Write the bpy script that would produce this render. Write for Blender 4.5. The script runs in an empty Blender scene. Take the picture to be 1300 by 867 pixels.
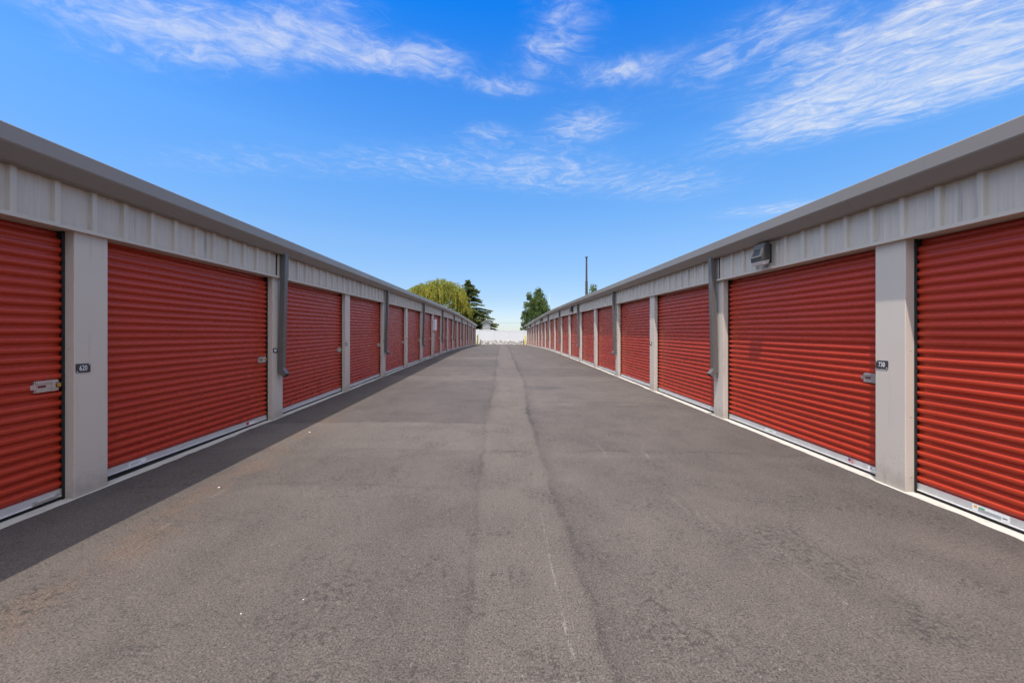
import bpy, bmesh, math, random
from mathutils import Vector, Matrix, noise as mnoise
R = math.radians
rnd = random.Random(7)
scene = bpy.context.scene
COL = scene.collection

# ------------------------------------------------------------------ lie of the land
HC = 1.534                      # eye height
AX = 3.90                       # half width of the lane, wall to wall
PITCH = 3.048                   # one storage bay
PW = 0.30                       # pillar width

def G(y):
    """lane climbs 3 % and levels off about 30 m ahead"""
    y = max(-60.0, min(y, 90.0))
    w = 3.0
    t = (y - 30.0) / w
    sp = math.log1p(math.exp(t)) if t < 30 else t
    return 0.03 * y - 0.026 * w * sp

def T(x):
    return -0.025 * max(0.0, min(1.0, (x + AX) / (2 * AX)))

def H(x, y):
    return G(y) + T(x)

# ------------------------------------------------------------------ small helpers
def new_obj(name, me, parent=None):
    o = bpy.data.objects.new(name, me)
    COL.objects.link(o)
    if parent is not None:
        o.parent = parent
    return o

def tag(o, label=None, cat=None, group=None, kind=None):
    if label: o['label'] = label
    if cat: o['category'] = cat
    if group: o['group'] = group
    if kind: o['kind'] = kind
    return o

def empty(name, loc, label, cat, group=None):
    o = bpy.data.objects.new(name, None)
    COL.objects.link(o)
    o.location = loc
    o.empty_display_size = 0.2
    return tag(o, label, cat, group)

class MB:
    def __init__(self):
        self.v = []; self.f = []; self.m = []; self.uv = None
    def vert(self, p):
        self.v.append(Vector(p)); return len(self.v) - 1
    def face(self, idx, m=0):
        self.f.append(tuple(idx)); self.m.append(m)
    def quad(self, a, b, c, d, m=0):
        n = len(self.v)
        self.v += [Vector(a), Vector(b), Vector(c), Vector(d)]
        self.face((n, n+1, n+2, n+3), m)
    def hexa(self, p, m=0):
        """8 corners: bottom ring 0-3, top ring 4-7"""
        n = len(self.v)
        self.v += [Vector(q) for q in p]
        for q in ((0,3,2,1),(4,5,6,7),(0,1,5,4),(1,2,6,5),(2,3,7,6),(3,0,4,7)):
            self.face([n+i for i in q], m)
    def box(self, x0, x1, y0, y1, z0, z1, m=0):
        self.hexa([(x0,y0,z0),(x1,y0,z0),(x1,y1,z0),(x0,y1,z0),(x0,y0,z1),(x1,y0,z1),(x1,y1,z1),(x0,y1,z1)], m)
    def grid(self, rows, m=0, close_u=False):
        """rows of equal length point lists"""
        base = len(self.v)
        nc = len(rows[0])
        for r in rows:
            self.v += [Vector(p) for p in r]
        for i in range(len(rows) - 1):
            for j in range(nc - (0 if close_u else 1)):
                k = (j + 1) % nc
                self.face((base+i*nc+j, base+i*nc+k, base+(i+1)*nc+k, base+(i+1)*nc+j), m)
        return base
    def tube(self, pts, radii, n=10, m=0, cap=True):
        rows = []
        for i, p in enumerate(pts):
            p = Vector(p)
            a = Vector(pts[max(0, i-1)]); b = Vector(pts[min(len(pts)-1, i+1)])
            d = (b - a).normalized()
            u = d.cross(Vector((0, 0, 1)))
            if u.length < 1e-3: u = Vector((1, 0, 0))
            u.normalize(); w = d.cross(u)
            rows.append([p + (u*math.cos(2*math.pi*k/n) + w*math.sin(2*math.pi*k/n))*radii[i] for k in range(n)])
        b = self.grid(rows, m, True)
        if cap:
            self.face([b+k for k in range(n)], m)
            e = b + (len(rows)-1)*n
            self.face([e+k for k in range(n)], m)
    def build(self, name, mats, parent=None, origin=(0,0,0), smooth=False, bevel=0, recalc=True, parent_loc=None):
        me = bpy.data.meshes.new(name)
        org = Vector(origin)
        me.from_pydata([p - org for p in self.v], [], self.f)
        if not isinstance(mats, (list, tuple)): mats = [mats]
        for mt in mats: me.materials.append(mt)
        for p, mi in zip(me.polygons, self.m): p.material_index = mi
        if recalc:
            bm = bmesh.new(); bm.from_mesh(me)
            bmesh.ops.recalc_face_normals(bm, faces=bm.faces)
            bm.to_mesh(me); bm.free()
        if smooth:
            for p in me.polygons: p.use_smooth = True
        me.update()
        o = new_obj(name, me, parent)
        if parent is None:
            o.location = org
        elif parent.type == 'EMPTY' or parent.parent is not None or True:
            pl = Vector(parent_loc) if parent_loc is not None else Vector((0,0,0))
            o.location = org - pl
        if bevel:
            b = o.modifiers.new('Bevel', 'BEVEL'); b.width = bevel; b.segments = 2
            b.limit_method = 'ANGLE'; b.angle_limit = R(40)
        return o

# ------------------------------------------------------------------ materials
def nt_new(name):
    m = bpy.data.materials.new(name); m.use_nodes = True
    nt = m.node_tree; nt.nodes.clear()
    out = nt.nodes.new('ShaderNodeOutputMaterial')
    p = nt.nodes.new('ShaderNodeBsdfPrincipled')
    nt.links.new(p.outputs[0], out.inputs[0])
    return m, nt, p

class N:
    """tiny node-graph helper"""
    def __init__(self, nt): self.nt = nt
    def _set(self, sock, v):
        if v is None: return
        if isinstance(v, bpy.types.NodeSocket): self.nt.links.new(v, sock)
        else: sock.default_value = v
    def math(self, op, a, b=None, c=None, clamp=False):
        n = self.nt.nodes.new('ShaderNodeMath'); n.operation = op; n.use_clamp = clamp
        self._set(n.inputs[0], a); self._set(n.inputs[1], b)
        if c is not None: self._set(n.inputs[2], c)
        return n.outputs[0]
    def add(self, a, b): return self.math('ADD', a, b)
    def sub(self, a, b): return self.math('SUBTRACT', a, b)
    def mul(self, a, b): return self.math('MULTIPLY', a, b)
    def ss(self, v, a, b, x0=0.0, x1=1.0):
        n = self.nt.nodes.new('ShaderNodeMapRange'); n.interpolation_type = 'SMOOTHSTEP'
        self._set(n.inputs['Value'], v)
        n.inputs['From Min'].default_value = a; n.inputs['From Max'].default_value = b
        n.inputs['To Min'].default_value = x0; n.inputs['To Max'].default_value = x1
        return n.outputs[0]
    def noise(self, vec, scale, detail=3, rough=0.55, dist=0.0, dims='3D'):
        n = self.nt.nodes.new('ShaderNodeTexNoise'); n.noise_dimensions = dims
        if vec is not None: self.nt.links.new(vec, n.inputs['Vector'])
        n.inputs['Scale'].default_value = scale; n.inputs['Detail'].default_value = detail
        n.inputs['Roughness'].default_value = rough; n.inputs['Distortion'].default_value = dist
        return n.outputs[0]
    def voro(self, vec, scale, out='Distance', feature='F1'):
        n = self.nt.nodes.new('ShaderNodeTexVoronoi'); n.feature = feature
        self.nt.links.new(vec, n.inputs['Vector']); n.inputs['Scale'].default_value = scale
        return n.outputs[out]
    def mix(self, f, a, b, blend='MIX'):
        n = self.nt.nodes.new('ShaderNodeMix'); n.data_type = 'RGBA'; n.blend_type = blend
        self._set(n.inputs[0], f)
        for s, v in ((n.inputs[6], a), (n.inputs[7], b)):
            if isinstance(v, (tuple, list)): v = (v[0], v[1], v[2], 1)
            self._set(s, v)
        return n.outputs[2]
    def sep(self, v):
        n = self.nt.nodes.new('ShaderNodeSeparateXYZ'); self.nt.links.new(v, n.inputs[0]); return n.outputs
    def comb(self, x, y, z=0.0):
        n = self.nt.nodes.new('ShaderNodeCombineXYZ')
        for s, v in zip(n.inputs, (x, y, z)): self._set(s, v)
        return n.outputs[0]
    def pos(self):
        return self.nt.nodes.new('ShaderNodeNewGeometry').outputs['Position']
    def vscale(self, v, s):
        n = self.nt.nodes.new('ShaderNodeVectorMath'); n.operation = 'MULTIPLY'
        self.nt.links.new(v, n.inputs[0]); n.inputs[1].default_value = s
        return n.outputs[0]
    def bump(self, h, strength, dist, normal=None):
        n = self.nt.nodes.new('ShaderNodeBump')
        n.inputs['Strength'].default_value = strength; n.inputs['Distance'].default_value = dist
        self.nt.links.new(h, n.inputs['Height'])
        if normal is not None: self.nt.links.new(normal, n.inputs['Normal'])
        return n.outputs[0]

def paint(name, col, rough=0.45, metal=0.0, var=0.12, vscale=2.0, streak=0.0, grime=(0.12, 0.10, 0.08), bump=0.0, bscale=3.0, spec=0.5, coat=0.0):
    m, nt, p = nt_new(name); n = N(nt)
    pos = n.pos()
    f = n.noise(pos, vscale, 4, 0.6)
    lo = tuple(c * (1 - var) for c in col); hi = tuple(c * (1 + var) for c in col)
    c = n.mix(f, lo, hi)
    if streak:
        # rain streaks run down the sheet, so the pattern is stretched along z
        s = n.noise(n.vscale(pos, (14, 14, 0.7)), 1.0, 3, 0.6)
        s2 = n.noise(pos, 1.3, 2)
        k = n.mul(n.mul(n.ss(s, 0.5, 0.75), n.ss(s2, 0.4, 0.7)), streak)
        c = n.mix(k, c, grime)
    nt.links.new(c, p.inputs['Base Color'])
    p.inputs['Metallic'].default_value = metal
    r = n.ss(n.noise(pos, vscale * 2.3, 3), 0.3, 0.7, rough * 0.85, min(1, rough * 1.15))
    nt.links.new(r, p.inputs['Roughness'])
    p.inputs['Specular IOR Level'].default_value = spec
    if coat: p.inputs['Coat Weight'].default_value = coat
    if bump:
        nt.links.new(n.bump(n.noise(pos, bscale, 2), 0.5, bump), p.inputs['Normal'])
    return m

M = {}
M['pillar'] = paint('pillar_paint', (0.545, 0.48, 0.41), 0.5, var=0.06, vscale=0.9, streak=0.30, bump=0.003)
def splash(m):
    nt = m.node_tree; n = N(nt)
    p = [q for q in nt.nodes if q.type == 'BSDF_PRINCIPLED'][0]
    src = p.inputs['Base Color'].links[0].from_socket
    pos = n.pos(); x, y, z = n.sep(pos)
    h = n.sub(z, n.math('MINIMUM', n.mul(y, 0.03), n.add(n.mul(y, 0.004), 0.78)))
    d = n.ss(n.add(h, n.mul(n.sub(n.noise(pos, 9, 4, 0.7), 0.5), 0.35)), -0.02, 0.22, 0.42, 0.0)
    spots = n.mul(n.ss(n.noise(pos, 55, 2), 0.60, 0.70), n.ss(h, 0.05, 0.6, 0.45, 0.0))
    c = n.mix(n.math('MAXIMUM', d, spots), src, (0.20, 0.165, 0.13))
    nt.links.new(c, p.inputs['Base Color'])
splash(M['pillar'])
M['panel'] = paint('wall_panel_paint', (0.53, 0.475, 0.41), 0.5, var=0.09, vscale=1.5, streak=0.6, bump=0.003)
M['trim'] = paint('trim_paint', (0.52, 0.46, 0.39), 0.5, var=0.06)
M['gutter'] = paint('gutter_paint', (0.235, 0.205, 0.18), 0.33, var=0.07, vscale=0.7, streak=0.15, bump=0.004, bscale=1.6, spec=0.5)
M['pipe'] = paint('downspout_paint', (0.115, 0.103, 0.095), 0.4, var=0.08, vscale=2)
M['dark'] = paint('black_rubber_and_shade', (0.012, 0.011, 0.011), 0.8, var=0.2)
M['zinc'] = paint('zinc_steel', (0.62, 0.60, 0.56), 0.38, metal=0.85, var=0.15, vscale=25)
M['alum'] = paint('mill_aluminium', (0.62, 0.61, 0.60), 0.5, metal=0.55, var=0.12, vscale=6, bump=0.001, bscale=8)
M['brass'] = paint('brass', (0.65, 0.38, 0.08), 0.35, metal=0.8)
M['slot'] = paint('red_slot', (0.10, 0.008, 0.012), 0.6)
M['bronze'] = paint('bronze_housing', (0.055, 0.048, 0.043), 0.5)
M['lampgrey'] = paint('grey_cast_cover', (0.09, 0.083, 0.077), 0.65)
M['lens'] = paint('frosted_lens', (0.55, 0.52, 0.51), 0.4)
M['plate'] = paint('plate_charcoal', (0.045, 0.042, 0.045), 0.45, vscale=20)
M['digit'] = paint('plate_white', (0.80, 0.79, 0.78), 0.5, var=0.03)
M['sticker'] = paint('white_sticker', (0.72, 0.73, 0.70), 0.5, var=0.08, vscale=40)
M['st_red'] = paint('sticker_red', (0.5, 0.03, 0.04), 0.5)
M['st_blue'] = paint('sticker_blue', (0.03, 0.05, 0.22), 0.5)
M['st_green'] = paint('sticker_green', (0.08, 0.35, 0.14), 0.5)
M['st_orange'] = paint('sticker_orange', (0.75, 0.32, 0.04), 0.5)
M['st_ink'] = paint('sticker_ink', (0.10, 0.10, 0.11), 0.5)
M['roof'] = paint('roof_sheet', (0.42, 0.41, 0.40), 0.4, var=0.06)
M['yellow'] = paint('yellow_paint', (0.78, 0.58, 0.03), 0.5, var=0.1)
M['post'] = paint('weathered_post', (0.16, 0.13, 0.12), 0.8)
M['vinyl'] = paint('white_vinyl', (0.60, 0.585, 0.57), 0.45, var=0.03)
M['rust'] = paint('brown_steel', (0.045, 0.032, 0.028), 0.7, var=0.25, vscale=0.5)
M['box'] = paint('box_white', (0.74, 0.71, 0.76), 0.45, var=0.03)
M['house'] = paint('house_siding', (0.27, 0.265, 0.255), 0.7, var=0.05)
M['shingle'] = paint('roof_shingle', (0.30, 0.29, 0.28), 0.85, var=0.2, vscale=3)
M['glass'] = paint('window_glass', (0.02, 0.02, 0.02), 0.5)
M['wood'] = paint('pole_wood', (0.13, 0.095, 0.07), 0.85, var=0.2)
M['wire'] = paint('cable_black', (0.03, 0.03, 0.03), 0.6)
M['mast'] = paint('galvanised_mast', (0.45, 0.46, 0.47), 0.5)
M['stone'] = paint('stone_chip', (0.6, 0.58, 0.55), 0.8)

def door_mat():
    m, nt, p = nt_new('door_red_paint'); n = N(nt)
    pos = n.pos()
    c = n.mix(n.noise(pos, 0.8, 3), (0.38, 0.033, 0.0135), (0.47, 0.044, 0.018))
    oi = nt.nodes.new('ShaderNodeObjectInfo').outputs['Random']       # each door has weathered a little differently
    c = n.mix(n.mul(oi, 0.22), c, (0.36, 0.062, 0.032))
    c = n.mix(n.ss(n.noise(n.vscale(pos, (1, 1, 6)), 1.6, 4, 0.65), 0.52, 0.78, 0, 0.12), c, (0.36, 0.085, 0.05))   # dusty chalking
    nt.links.new(c, p.inputs['Base Color'])
    nt.links.new(n.ss(n.noise(n.vscale(pos, (1, 1, 5)), 3.0, 3), 0.3, 0.7, 0.22, 0.36), p.inputs['Roughness'])
    nt.links.new(n.bump(n.noise(n.vscale(pos, (1, 1, 2)), 2.2, 3), 0.5, 0.006), p.inputs['Normal'])
    p.inputs['Specular IOR Level'].default_value = 0.38
    return m
M['door'] = door_mat()

def concrete_mat():
    m, nt, p = nt_new('pale_concrete'); n = N(nt)
    pos = n.pos()
    c = n.mix(n.noise(pos, 2.0, 5, 0.65), (0.38, 0.345, 0.295), (0.50, 0.455, 0.40))
    c = n.mix(n.ss(n.noise(pos, 9.0, 4, 0.7), 0.52, 0.70, 0, 0.55), c, (0.24, 0.21, 0.18))
    c = n.mix(n.ss(n.noise(pos, 90.0, 2), 0.62, 0.72, 0, 0.4), c, (0.3, 0.28, 0.25))
    nt.links.new(c, p.inputs['Base Color']); p.inputs['Roughness'].default_value = 0.85
    nt.links.new(n.bump(n.noise(pos, 60, 4), 0.4, 0.004), p.inputs['Normal'])
    return m
M['concrete'] = concrete_mat()

def asphalt_mat():
    m, nt, p = nt_new('worn_asphalt'); n = N(nt)
    pos = n.pos(); x, y, z = n.sep(pos)
    flat = n.comb(x, y, 0.0)
    big = n.noise(flat, 0.35, 4, 0.6)
    med = n.noise(n.vscale(flat, (1.0, 0.55, 1)), 2.2, 5, 0.65)
    c = n.mix(n.ss(big, 0.3, 0.7), (0.073, 0.0595, 0.0515), (0.095, 0.078, 0.067))
    c = n.mix(n.ss(med, 0.35, 0.75, 0, 0.6), c, (0.057, 0.0465, 0.041))
    # wobbling coordinate for paver seams
    wob = n.mul(n.sub(n.noise(n.comb(0.0, y, 3.0), 0.22, 2), 0.5), 0.25)
    wob2 = n.add(n.mul(n.sub(n.noise(flat, 3.5, 5, 0.7), 0.5), 0.12), n.mul(n.sub(n.noise(flat, 1.1, 2, 0.6), 0.5), 0.08))
    xw = n.add(n.add(n.mul(x, n.sub(1.0, n.mul(n.math('MINIMUM', y, 12.0), 0.02))), wob), wob2)
    mod = n.ss(n.noise(flat, 0.9, 3), 0.35, 0.65, 0.25, 1.0)
    def line(u, at, w, soft=0.5):
        return n.ss(n.math('ABSOLUTE', n.sub(u, at)), w * soft, w, 1.0, 0.0)
    strip = n.mul(n.mul(n.ss(xw, -0.20, -0.14), n.ss(xw, 0.44, 0.50, 1.0, 0.0)), n.ss(n.noise(n.vscale(flat, (2.0, 0.7, 1)), 1.5, 4, 0.65), 0.25, 0.6, 0.45, 1.0))
    near = n.ss(y, 2.0, 7.0, 0.40, 1.0)
    c = n.mix(n.mul(n.mul(strip, near), 0.52), c, (0.110, 0.091, 0.076))
    mod2 = n.ss(n.noise(n.vscale(flat, (1, 0.6, 1)), 1.3, 4, 0.7), 0.35, 0.62)
    d1 = n.add(n.mul(n.mul(line(xw, -0.21, 0.15, 0.05), mod), 0.22), n.mul(n.mul(line(xw, -0.18, 0.035, 0.2), mod2), 0.42))
    d2 = n.add(n.mul(n.mul(line(xw, 0.53, 0.15, 0.05), mod), 0.26), n.mul(n.mul(line(xw, 0.495, 0.040, 0.2), mod2), 0.55))
    d1 = n.mul(d1, n.ss(y, 2.0, 6.0, 0.55, 1.0))
    c = n.mix(d1, c, (0.026, 0.022, 0.02)); c = n.mix(d2, c, (0.026, 0.022, 0.02))
    # hairline pale scratch beside the strip
    wl = n.mul(n.mul(line(n.add(x, n.mul(wob2, 0.4)), 0.335, 0.012, 0.3), n.ss(n.noise(flat, 14, 3), 0.45, 0.62)), n.ss(y, 1.0, 5.0, 0.75, 0.0))
    c = n.mix(n.mul(wl, 0.38), c, (0.34, 0.31, 0.28))
    # transverse day joints
    yw = n.add(y, n.add(n.mul(wob2, 1.2), n.mul(n.noise(n.comb(x, 0.0, 1.0), 0.5, 2), 0.7)))
    half = n.ss(xw, -0.2, 0.0, 1.0, 0.0)
    rhalf = n.sub(1.0, half)
    # slabs laid on different days: slightly different tone between joints
    for a_, b_, k, sd_, tone in ((6.75, 12.0, 0.30, half, 0), (16.4, 20.5, 0.40, half, 0), (8.6, 12.0, 0.22, rhalf, 1), (12.6, 16.0, 0.18, rhalf, 0), (5.2, 6.7, 0.35, half, 1), (12.0, 13.2, 0.34, None, 1), (23.5, 34.0, 0.22, half, 0), (20.5, 22.0, 0.3, half, 1)):
        t = n.mul(n.mul(n.ss(yw, a_-0.03, a_+0.03), n.ss(yw, b_-0.25, b_+0.25, 1.0, 0.0)), k)
        if sd_ is not None: t = n.mul(t, sd_)
        c = n.mix(t, c, ((0.05, 0.042, 0.038), (0.122, 0.102, 0.088))[tone])
    for at, w, k, side in ((6.75, 0.045, 0.75, half), (5.25, 0.05, 0.40, None), (11.95, 0.06, 0.40, None), (8.6, 0.045, 0.55, rhalf), (16.4, 0.09, 0.55, half), (20.5, 0.10, 0.4, None), (23.5, 0.12, 0.42, None), (33.0, 0.3, 0.4, None), (4.1, 0.04, 0.3, half)):
        t = n.mul(n.mul(line(yw, at, w, 0.15), mod2), k)
        if side is not None: t = n.mul(t, side)
        c = n.mix(t, c, (0.03, 0.026, 0.024))
        b = n.mul(n.mul(line(yw, at - w * 4.0, w * 4.0, 0.1), mod), k * 0.5)
        if side is not None: b = n.mul(b, side)
        c = n.mix(b, c, (0.125, 0.105, 0.091))
    # rusty run-off line on the left, scuffs on the right
    st = n.mul(n.mul(line(xw, -2.50, 0.34, 0.05), n.ss(n.noise(flat, 2.2, 5, 0.7), 0.36, 0.66)), n.ss(y, 5.0, 9.0, 0.50, 0.10))
    c = n.mix(st, c, (0.115, 0.072, 0.046))
    sc = n.mul(n.mul(line(n.add(xw, n.mul(y, 0.03)), -2.36, 0.045, 0.2), n.ss(n.noise(n.vscale(flat, (6, 1.5, 1)), 1.6, 3), 0.52, 0.66)), n.ss(y, 4.5, 7.0, 0.6, 0.0))
    c = n.mix(n.mul(sc, 0.34), c, (0.30, 0.24, 0.19))
    str_ = n.noise(n.vscale(flat, (7.0, 1.0, 1)), 1.3, 5, 0.7, 0.4)
    sr = n.mul(n.mul(n.ss(str_, 0.60, 0.74), n.mul(n.ss(x, 0.7, 1.1), n.ss(x, 1.9, 2.5, 1.0, 0.0))), n.ss(y, 3.0, 8.0, 0.50, 0.05))
    sr = n.mul(sr, n.ss(n.noise(flat, 36, 3), 0.40, 0.58))
    c = n.mix(sr, c, (0.24, 0.205, 0.175))
    # oil spot
    ox = n.math('DIVIDE', n.sub(x, 1.13), 0.60); oy = n.math('DIVIDE', n.sub(y, 10.3), 0.42)
    rr = n.add(n.add(n.mul(ox, ox), n.mul(oy, oy)), n.mul(n.sub(n.noise(flat, 3, 4), 0.5), 1.6))
    c = n.mix(n.ss(rr, 0.2, 1.1, 0.5, 0.0), c, (0.045, 0.04, 0.038))
    # dirt darkening along the slab edges
    ax = n.math('ABSOLUTE', x)
    c = n.mix(n.mul(n.ss(n.add(ax, n.mul(wob2, 2.0)), 3.45, 3.9), 0.35), c, (0.055, 0.048, 0.044))
    # aggregate
    g1 = n.noise(flat, 105, 4, 0.78)
    g2 = n.voro(flat, 120, 'Color')
    lo = n.mix(1.0, c, (0.36, 0.35, 0.35), 'MULTIPLY'); hi = n.mix(1.0, c, (1.75, 1.73, 1.70), 'MULTIPLY')
    c = n.mix(n.ss(g1, 0.30, 0.70), lo, hi)
    gr = n.sep(g2)[0]
    c = n.mix(n.ss(gr, 0.88, 1.0, 0, 0.5), c, (0.17, 0.14, 0.11))
    c = n.mix(n.ss(n.sep(g2)[1], 0.84, 1.0, 0, 0.6), c, (0.022, 0.019, 0.018))
    # dark pitted clusters, patchy
    pit = n.mul(n.ss(n.noise(flat, 1.6, 4, 0.7), 0.42, 0.66), n.ss(n.noise(flat, 26, 5, 0.75), 0.50, 0.60))
    c = n.mix(n.mul(pit, 0.75), c, (0.028, 0.024, 0.022))
    tan = n.mul(n.ss(n.noise(flat, 2.3, 4, 0.7), 0.48, 0.68), n.ss(n.noise(flat, 34, 4, 0.7), 0.54, 0.64))
    c = n.mix(n.mul(tan, 0.40), c, (0.17, 0.135, 0.10))
    # few larger pale chips
    v2 = n.voro(flat, 9.0)
    c = n.mix(n.ss(v2, 0.025, 0.045, 0.6, 0.0), c, (0.30, 0.26, 0.21))
    v3 = n.voro(n.vscale(flat, (1.13, 0.93, 1)), 3.1)
    c = n.mix(n.ss(v3, 0.008, 0.014, 0.8, 0.0), c, (0.48, 0.44, 0.39))
    nt.links.new(c, p.inputs['Base Color'])
    p.inputs['Roughness'].default_value = 0.85
    p.inputs['Specular IOR Level'].default_value = 0.35
    h = n.add(n.mul(g1, 0.7), n.mul(gr, 0.3))
    b1 = n.bump(n.sub(h, n.mul(pit, 0.5)), 0.7, 0.006)
    und = n.sub(n.mul(n.noise(flat, 1.1, 3, 0.5), 1.0), n.mul(n.add(d1, d2), 0.5))
    b2 = n.bump(und, 0.5, 0.05, b1)
    nt.links.new(b2, p.inputs['Normal'])
    return m
M['asphalt'] = asphalt_mat()

def soil_mat():
    m, nt, p = nt_new('dry_gravel_soil'); n = N(nt); pos = n.pos()
    c = n.mix(n.noise(pos, 0.4, 5, 0.6), (0.20, 0.17, 0.13), (0.13, 0.14, 0.07))
    c = n.mix(n.ss(n.noise(pos, 20, 3), 0.4, 0.7, 0, 0.5), c, (0.30, 0.27, 0.24))
    nt.links.new(c, p.inputs['Base Color']); p.inputs['Roughness'].default_value = 0.95
    return m
M['soil'] = soil_mat()

def rock_mat():
    m, nt, p = nt_new('broken_rock'); n = N(nt)
    g = nt.nodes.new('ShaderNodeNewGeometry')
    c = n.mix(g.outputs['Random Per Island'], (0.13, 0.12, 0.11), (0.40, 0.37, 0.34))
    c = n.mix(n.ss(n.noise(g.outputs['Position'], 6, 4), 0.4, 0.7, 0, 0.4), c, (0.20, 0.18, 0.16))
    nt.links.new(c, p.inputs['Base Color']); p.inputs['Roughness'].default_value = 0.9
    return m
M['rock'] = rock_mat()

def leaf_mat(name, a, b, tip, nscale=0.35, tr=0.3):
    m, nt, p = nt_new(name); n = N(nt)
    g = nt.nodes.new('ShaderNodeNewGeometry')
    c = n.mix(g.outputs['Random Per Island'], a, b)
    c = n.mix(n.ss(n.noise(g.outputs['Position'], nscale, 3), 0.42, 0.68, 0, 0.8), c, tip)
    nt.links.new(c, p.inputs['Base Color']); p.inputs['Roughness'].default_value = 0.6
    p.inputs['Specular IOR Level'].default_value = 0.3
    t = nt.nodes.new('ShaderNodeBsdfTranslucent'); nt.links.new(c, t.inputs['Color'])
    mx = nt.nodes.new('ShaderNodeMixShader'); mx.inputs[0].default_value = tr
    out = [q for q in nt.nodes if q.type == 'OUTPUT_MATERIAL'][0]
    nt.links.new(p.outputs[0], mx.inputs[1]); nt.links.new(t.outputs[0], mx.inputs[2]); nt.links.new(mx.outputs[0], out.inputs[0])
    return m
M['willow'] = leaf_mat('willow_leaf', (0.16, 0.18, 0.025), (0.30, 0.30, 0.045), (0.36, 0.30, 0.04), 0.3, 0.4)
M['conifer'] = leaf_mat('conifer_needle', (0.055, 0.078, 0.024), (0.12, 0.145, 0.035), (0.17, 0.18, 0.035), 0.4, 0.15)
M['poplar'] = leaf_mat('poplar_leaf', (0.05, 0.09, 0.024), (0.11, 0.16, 0.04), (0.13, 0.16, 0.04), 0.5, 0.3)
M['bark'] = paint('bark', (0.10, 0.08, 0.065), 0.9, var=0.3, vscale=2)

# ------------------------------------------------------------------ ground
def edge_noise(y, seed):
    return 0.026 * (mnoise.noise(Vector((y * 1.7, seed, 0))) + 0.6 * mnoise.noise(Vector((y * 6.0, seed, 5)))) + \
           0.03 * max(0, mnoise.noise(Vector((y * 0.6, seed, 9))) * 2 - 0.3)

ys = []
y = -9.0
while y < 59.3:
    ys.append(y)
    y += 0.04 if 1.5 < y < 10 else (0.10 if 10 <= y < 22 else 0.35)
ys.append(59.3)
mb = MB(); rows = []
for y in ys:
    xl = -(3.862 + edge_noise(y, 1.0)); xr = 3.862 + edge_noise(y, 4.0)
    r = []
    for k in range(25):
        x = xl + (xr - xl) * k / 24
        hgt = 0.006 * mnoise.noise(Vector((x * 0.9, y * 0.5, 2))) * min(1, (3.87 - abs(x)) / 0.5)
        r.append((x, y, H(x, y) + hgt))
    rows.append(r)
mb.grid(rows)
road = mb.build('road', M['asphalt'], smooth=True, recalc=False)
tag(road, 'grey brown worn asphalt lane climbing between the two rows of red doors', 'road', kind='structure')

mb = MB()
mb.grid([[(x, y, H(x, y)) for x in (-45, -20, -8, -3.9, 0, 3.9, 8, 20, 45)] for y in (59.3, 60.5, 62, 63.4)])
mb.grid([[(x, y, H(x, y)) for x in (-45, -20, -8, -3.9, 0, 3.9, 8, 20, 45)] for y in (-30, -20, -14, -9.0)])
o = mb.build('cross_road', M['asphalt'], smooth=True, recalc=False)
tag(o, 'asphalt cross lane passing behind the ends of both storage rows', 'road', kind='structure')

# pale concrete slab edge showing along both walls
for s, nm in ((-1, 'left'), (1, 'right')):
    mb = MB()
    mb.grid([[(s * xx, yy, H(s * xx, yy) - (0.004 if xx > 3.8 else 0.02)) for xx in (3.72, 3.85, 3.95, 4.06, 4.40)] for yy in [-5.7 + 0.5 * i for i in range(130)] if yy < 59.05])
    o = mb.build('concrete_apron', M['concrete'], recalc=False, smooth=True)
    tag(o, 'narrow pale concrete slab edge under the %s row of red doors' % nm, 'concrete edge', kind='structure')

# wide ground sheet out to the horizon
def GZ(x, y):
    z = H(x, y) - 0.06
    if y > 63.3:
        z += 0.62 * min(1.0, (y - 63.3) / 2.4)
    return z
mb = MB()
gx = [-2500, -900, -300, -120, -60, -30, -14, -4, 0, 4, 14, 30, 60, 120, 300, 900, 2500]
gy = [-2500, -600, -150, -60, -30] + [-20 + 4*i for i in range(20)] + [60, 63.3, 64.5, 65.7, 70, 80, 90, 130, 300, 900, 2500]
mb.grid([[(x, y, GZ(x, y)) for x in gx] for y in gy])
o = mb.build('ground', M['soil'], recalc=False, smooth=True)
tag(o, 'bare gravelly ground spreading beyond the lane', 'ground', kind='structure')

# ------------------------------------------------------------------ storage buildings
def digits_mesh(txt, height, width):
    cu = bpy.data.curves.new('digits', 'FONT'); cu.body = txt; cu.align_x = 'CENTER'; cu.align_y = 'CENTER'
    cu.size = 1.0; cu.extrude = 0.004; cu.offset = -0.004; cu.resolution_u = 6
    ob = bpy.data.objects.new('digits', cu); COL.objects.link(ob)
    dg = bpy.context.evaluated_depsgraph_get()
    me = bpy.data.meshes.new_from_object(ob.evaluated_get(dg))
    bpy.data.objects.remove(ob); bpy.data.curves.remove(cu)
    xs = [v.co.x for v in me.vertices]; yy = [v.co.y for v in me.vertices]
    cx, cy = (max(xs)+min(xs))/2, (max(yy)+min(yy))/2
    sx, sy = width/(max(xs)-min(xs)), height/(max(yy)-min(yy))
    for v in me.vertices:
        v.co = Vector(((v.co.x-cx)*sx, (v.co.y-cy)*sy, v.co.z*0.2))
    me.name = 'digits'
    return me

RIB = 0.0815
PROF = ((0.0, 0.0), (0.17, 0.0), (0.21, 0.05), (0.39, 0.93), (0.44, 1.0), (0.77, 1.03), (0.80, 0.96), (0.87, 0.10), (0.90, 0.0))

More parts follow.
